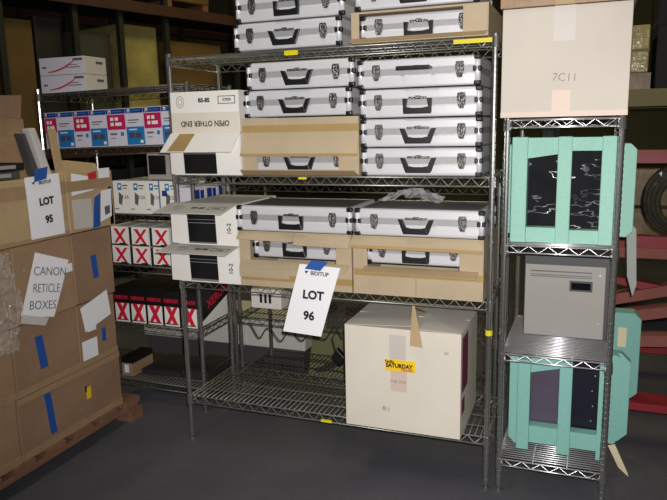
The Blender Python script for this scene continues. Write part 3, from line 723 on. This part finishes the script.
def oct_pad(x0, x1, z0, z1, y0, y1, c=.03):
    return MB().slab([(x0+c,y0,z0),(x1-c,y0,z0),(x1,y0,z0+c),(x1,y0,z1-c),(x1-c,y0,z1),(x0+c,y0,z1),(x0,y0,z1-c),(x0,y0,z0+c)], (0,y1-y0,0))
S1 = 1.1195
t = thing('foam_packing', 'mint foam frame with two windows on second shelf, right rack', 'foam packing', (1.597,.03,S1))
W, H = .395, .432
MB().box(0,.062,0,.07,0,H).build('foam_bar', 'foam', t, bevel=.004); MB().box(.178,.232,0,.07,0,H).build('foam_bar', 'foam', t, bevel=.004)
MB().box(.342,W,0,.07,0,H).build('foam_bar', 'foam', t, bevel=.004)
MB().slab([(.062,.02,.345),(.178,.02,.362),(.178,.02,H-.004),(.062,.02,H-.004)], (0,.05,0)).build('foam_block', 'foam', t)
MB().slab([(.232,.02,.375),(.342,.02,.375),(.342,.02,H-.004),(.232,.02,H-.004)], (0,.05,0)).build('foam_block', 'foam', t)
B(.062,.178,.02,.07,0,.062).build('foam_block', 'foam', t); B(.232,.342,.02,.07,0,.055).build('foam_block', 'foam', t)
t = thing('wrapped_unit', 'black unit in glossy plastic behind the windowed mint foam', 'equipment', (1.615,.116,S1))
B(0,.36,0,.1,.004,.40).build('unit_body', 'wrapblack', t, bevel=.006)
def ff(u, v): return (.01+.34*u, -.002-.007*abs(math.sin(2.6*u-4*v+1.3*math.sin(5*u+2*v)))**6, .03+.36*v)
for p in crumple('plastic_wrap', None, None, 26, 30, ff, 'wrapgloss', t).data.polygons: p.use_smooth = True
t = thing('foam_pad', 'mint foam pad bulging past both posts, second shelf, right rack', 'foam packing', (0,.26,S1))
oct_pad(1.533,2.078,.0,.395,0,.1,.025).build('pad_body', 'foam', t, bevel=.004)
t = thing('grey_cabinet_unit', 'warm grey steel unit with slots and small display, third shelf', 'equipment', (1.645,.27,.6495))
B(-.005,.372,.012,.3,0,.368).build('housing', 'cabd', t, bevel=.003)
f = B(0,.338,0,.012,.004,.332).build('front_panel', 'cab', t, bevel=.002)
mb = MB()
for k in range(26): mb.box(.024+k*.01,.031+k*.01,-.0015,0,.30,.306); mb.box(.024+k*.01,.031+k*.01,-.0015,0,.285,.289); mb.box(.024+k*.01,.031+k*.01,-.0015,0,.277,.281)
mb.build('vent_slots', 'cabd', f)
d = B(.19,.286,-.004,0,.218,.265).build('display', 'cabd', f); B(.198,.278,-.005,-.004,.226,.257).build('display_glass', 'screen', d)
for z in (.294,.075): MB().tube([(.315,-.004,z),(.315,.0,z)], .004, 8).build('screw', 'chromebright', f)
S2 = .1645
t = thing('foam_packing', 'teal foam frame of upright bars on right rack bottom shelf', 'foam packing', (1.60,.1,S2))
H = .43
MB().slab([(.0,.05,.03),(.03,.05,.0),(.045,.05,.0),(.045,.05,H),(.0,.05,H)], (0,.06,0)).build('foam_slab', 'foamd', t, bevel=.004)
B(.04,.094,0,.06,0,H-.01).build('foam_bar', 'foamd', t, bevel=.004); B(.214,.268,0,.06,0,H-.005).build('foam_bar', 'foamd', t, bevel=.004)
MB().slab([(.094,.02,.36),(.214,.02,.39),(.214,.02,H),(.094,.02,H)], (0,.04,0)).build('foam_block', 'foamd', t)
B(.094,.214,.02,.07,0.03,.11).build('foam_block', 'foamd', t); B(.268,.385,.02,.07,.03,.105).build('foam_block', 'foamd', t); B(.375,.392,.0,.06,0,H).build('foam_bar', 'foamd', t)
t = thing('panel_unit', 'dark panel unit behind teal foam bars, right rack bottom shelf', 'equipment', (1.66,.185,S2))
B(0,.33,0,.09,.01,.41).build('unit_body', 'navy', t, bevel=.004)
B(.02,.15,-.003,0,.06,.39).build('mauve_reflection', 'purple', t)  # greyish purple reflection in the dark panel, painted as a thin mauve slab
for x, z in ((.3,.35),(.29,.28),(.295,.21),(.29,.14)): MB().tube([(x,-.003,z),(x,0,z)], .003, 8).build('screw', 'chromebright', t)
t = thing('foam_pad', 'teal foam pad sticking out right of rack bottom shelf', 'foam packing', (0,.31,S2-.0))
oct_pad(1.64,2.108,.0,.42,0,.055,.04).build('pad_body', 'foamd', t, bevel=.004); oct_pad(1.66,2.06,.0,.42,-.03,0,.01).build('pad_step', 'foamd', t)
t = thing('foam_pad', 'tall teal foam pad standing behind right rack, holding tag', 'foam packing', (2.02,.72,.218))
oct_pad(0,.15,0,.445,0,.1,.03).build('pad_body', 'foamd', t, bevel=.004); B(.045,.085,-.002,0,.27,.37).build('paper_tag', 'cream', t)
t = thing('card_offcut', 'cream card offcut dangling near right rack foot', 'card', (0,0,0))
MB().slab([(2.03,.3,.145),(2.06,.3,.155),(2.12,.31,.02),(2.125,.31,.0),(2.08,.31,.04)], (.0,.003,0)).build('card_sheet', 'cream', t)

# ------------------------------------------------------------------ right background: red trolley and stock
t = thing('red_trolley', 'red steel trolley with faded wooden planks behind the right rack', 'trolley', (0,0,0))
B(1.95,3.1,.68,.83,.175,.2145).build('base_rail', 'redp', t); B(1.95,3.1,1.7,1.8,.15,.2).build('base_rail', 'redp', t)
B(2.0,3.1,1.5,1.56,1.36,1.41).build('handrail', 'redp', t); B(2.0,3.1,1.49,1.56,1.41,1.435).build('handrail_cap', 'pinkw', t)
B(2.0,3.1,1.5,1.58,.86,.93).build('middle_rail', 'redp', t); B(2.0,3.1,1.49,1.58,.80,.86).build('middle_plank', 'pinkw', t)
for x in (3.0,): 
    for y in (1.5,): B(x,x+.07,y,y+.07,.2,1.36).build('upright', 'redp', t)
B(2.9,3.0,.74,1.76,.2,.24).build('cross_rail', 'redp', t)
for k, (z0, z1, y) in enumerate(((.50,.62,1.42),(.42,.50,1.30),(.33,.28,1.18))):
    MB().hexa([(1.98,y,z0),(3.0,y,z1+.14),(3.0,y+.1,z1+.14),(1.98,y+.1,z0),(1.98,y,z0+.065),(3.0,y,z1+.2),(3.0,y+.1,z1+.2),(1.98,y+.1,z0+.065)]).build('plank', 'pinkw', t)
MB().hexa([(2.0,1.44,.66),(2.9,1.44,.5),(2.9,1.5,.5),(2.0,1.5,.66),(2.0,1.44,.7),(2.9,1.44,.56),(2.9,1.5,.56),(2.0,1.5,.7)]).build('plank', 'redp', t)
for x in (2.05,2.95):
    for y in (.74,1.75):
        MB().tube([(x-.02,y,.075),(x+.02,y,.075)], .075, 16).build('wheel', 'rubber', t); B(x-.03,x+.03,y-.02,y+.02,.1,.177).build('caster_fork', 'cabd', t)
o = MB()
for k in range(4):
    o.tube([(2.36+(.10+.02*k)*math.cos(a*PI/10), 1.38+.03*k, 1.15+(.13+.02*k)*math.sin(a*PI/10)) for a in range(21)], .018, 8)
tag(o.build('hose_coil', 'blackm', None, smooth=True), 'black coiled hose in plastic hanging on the red trolley', 'hose')
def fw(u, v): return (2.2+.36*u+random.uniform(-.015,.015), 1.31+.03*math.sin(9*u+6*v)+random.uniform(-.015,.015), .96+.36*v+random.uniform(-.015,.015))
crumple('plastic_wrap', 'wrinkled clear plastic draped over the black hose coil', 'plastic wrap', 14, 14, fw, 'bagdark')
t = thing('grey_strip', 'grey strip hanging right of the third shelf, pointed end', 'strip', (0,0,0))
MB().slab([(2.056,.362,1.19),(2.098,.362,1.14),(2.112,.362,.89),(2.098,.362,.84),(2.072,.362,.93)], (0,.01,0)).build('strip_panel', 'strip', t)
t = thing('storage_rack', 'beige storage rack in dark background, right edge', 'rack', (0,0,0))
B(1.6,4.6,2.5,2.56,1.70,1.82).build('beam', 'beige', t); B(1.6,4.6,3.5,3.56,1.70,1.82).build('beam', 'beige', t); B(1.6,4.6,2.5,2.56,.6,.7).build('beam', 'beige', t); B(1.6,4.6,3.5,3.56,.6,.7).build('beam', 'beige', t)
for x in (1.55,4.6):
    for y in (2.5,3.5): B(x,x+.08,y-.01,y+.07,0,4.2).build('upright', 'green', t)
B(1.62,4.6,2.56,3.5,1.80,1.82).build('deck', 'beige', t); B(1.62,4.6,2.56,3.5,.68,.7).build('deck', 'beige', t)
for i, (x, y, z, w, h, m, l) in enumerate(((1.7,2.7,1.822,.25,.75,'dark','dark stock carton on the beige rack, half behind white box'), (2.13,2.62,1.94,.12,.33,'wraptan','small yellow wrapped bundle right of the square white box'), (2.3,2.7,1.822,.6,1.0,'blackm','tall black stock crate on the beige rack at photo edge'), (1.95,2.7,.702,.5,.55,'wraptan2','brown wrapped stock on the lower beige rack deck'), (2.5,2.7,.702,.6,.85,'dark','dark stock on the lower beige rack deck at photo edge'))):
    o = thing('stock_load', l, 'stock', (x,y,z), 0)
    B(0,w,0,.5,0,h).build('load_body', m, o, bevel=.01); B(-.002,w+.002,-.003,.502,h*.45,h*.5).build('load_band', 'rubber' if m != 'wraptan' else 'beige', o)
    if i == 1: B(-.1,w+.02,.0,.5,-.118,-.002).build('support_carton', 'wraptan2', o)

# ------------------------------------------------------------------ left background: pallet racking and wrapped loads
ang = math.atan2(.955, .297)
P0 = (-3.11, 2.006, 0)
t = thing('pallet_racking', 'tall dark pallet racking with red beams behind the left rack', 'racking', P0, ang)
# local x runs along the aisle, local +y away from the camera side
for x in (-1.3,0,.74,1.26,1.85,2.9,4.2):
    for y in (0,1.0): B(x-.028,x+.028,y-.03,y+.03,0,5.2).build('upright', 'green', t)
for z, h in ((2.82,.11),(1.35,.11),(4.4,.11)):
    for y in (-.05,1.05): B(-1.4,6.4,y-.025,y+.025,z,z+h).build('beam', 'orange', t)
    B(-1.4,6.4,.0,1.0,z+h-.02,z+h).build('deck', 'dark', t)
def load(x0, x1, z0, z1, m, l, y0=.1):
    o = thing('wrapped_load', l, 'stock', P0, ang)
    z0 += .006
    B(x0,x1,y0,.95,z0+.1,z1).build('load_body', m, o, bevel=.015)
    for k in range(3): B(x0+.02+(x1-x0-.12)*k/2, x0+.1+(x1-x0-.12)*k/2, y0, .95, z0, z0+.1).build('pallet_runner', 'wood', o)
    return o
load(-.9,-.06,1.46,2.72,'wraptan2','brown wrapped load in racking at the photo left edge')
load(.05,.36,1.46,2.65,'wraptan2','dull yellow wrapped load left in racking, above brown flap')
load(.38,.66,1.46,2.7,'dark','dark load in racking behind the long white boxes')
o = load(.79,1.20,1.46,2.6,'dcab','charcoal cabinet load in racking right of long white boxes')
load(1.32,1.80,1.46,2.72,'wraptan','bright yellow wrapped load in racking, left of white carton')
load(1.95,2.75,1.46,2.6,'wraptan2','wrapped brown load in racking above the white carton')
load(.1,1.1,2.93,4.2,'dark','dark load on the high beams at top left')
load(1.4,2.6,2.93,4.2,'wraptan2','brown load on the high beams left of silver cases')
load(.2,1.7,.0,1.2,'dark','dark floor level load behind the left rack')
load(1.9,3.6,.0,1.2,'dark','dark floor level load behind white cartons')

# ------------------------------------------------------------------ lights
def point(name, loc, e, c, r):
    l = bpy.data.lights.new(name, 'POINT'); l.energy = e; l.color = c; l.shadow_soft_size = r
    o = bpy.data.objects.new(name, l); col.objects.link(o); o.location = loc; return o
def area(name, loc, e, c, sx, sy, rot=(0,0,0)):
    l = bpy.data.lights.new(name, 'AREA'); l.shape = 'RECTANGLE'; l.size = sx; l.size_y = sy; l.energy = e; l.color = c
    o = bpy.data.objects.new(name, l); col.objects.link(o); o.location = loc; o.rotation_euler = rot; return o
cam_loc = Vector((1.9022,-2.8164,1.6141))
yaw, pitch, roll = -.367, -.1833, -.0214
f = Vector((math.sin(yaw)*math.cos(pitch), math.cos(yaw)*math.cos(pitch), math.sin(pitch)))
r = Vector((math.cos(yaw), -math.sin(yaw), 0)); u = r.cross(f)
r2 = r*math.cos(roll)+u*math.sin(roll); u2 = -r*math.sin(roll)+u*math.cos(roll)
sp = bpy.data.lights.new('camera_flash', 'SPOT'); sp.energy = 345; sp.color = (1,.97,.95); sp.shadow_soft_size = .018
sp.spot_size = math.radians(92); sp.spot_blend = .9
so = bpy.data.objects.new('camera_flash', sp); col.objects.link(so)
so.location = cam_loc+u2*.055+r2*.03
aim = (r2*.1+f).normalized(); so.rotation_euler = aim.to_track_quat('-Z', 'Y').to_euler()
area('warehouse_lamp_left', (-.5,3.6,5.6), 64, (1,.86,.36), .5, 1.8)
area('warehouse_lamp_right', (3.6,1.5,5.6), 26, (1,.88,.5), .5, 1.8)
area('warehouse_lamp_front', (.2,-2.0,5.6), 45, (1,.93,.78), .6, 1.8)
w = bpy.data.worlds.new('world'); sc.world = w; w.use_nodes = True
w.node_tree.nodes['Background'].inputs[0].default_value = (.5,.5,.5,1); w.node_tree.nodes['Background'].inputs[1].default_value = .02

# ------------------------------------------------------------------ camera
cd = bpy.data.cameras.new('camera'); co = bpy.data.objects.new('camera', cd); col.objects.link(co)
cd.sensor_width = 36; cd.sensor_fit = 'HORIZONTAL'; cd.lens = 672.4*36/667; cd.clip_start = .02
co.matrix_world = Matrix(((r2.x,u2.x,-f.x,cam_loc.x),(r2.y,u2.y,-f.y,cam_loc.y),(r2.z,u2.z,-f.z,cam_loc.z),(0,0,0,1)))
sc.camera = co
sc.view_settings.view_transform = 'Standard'; sc.view_settings.look = 'None'; sc.view_settings.gamma = 1; sc.view_settings.use_curve_mapping = False
sc.view_settings.exposure = 0
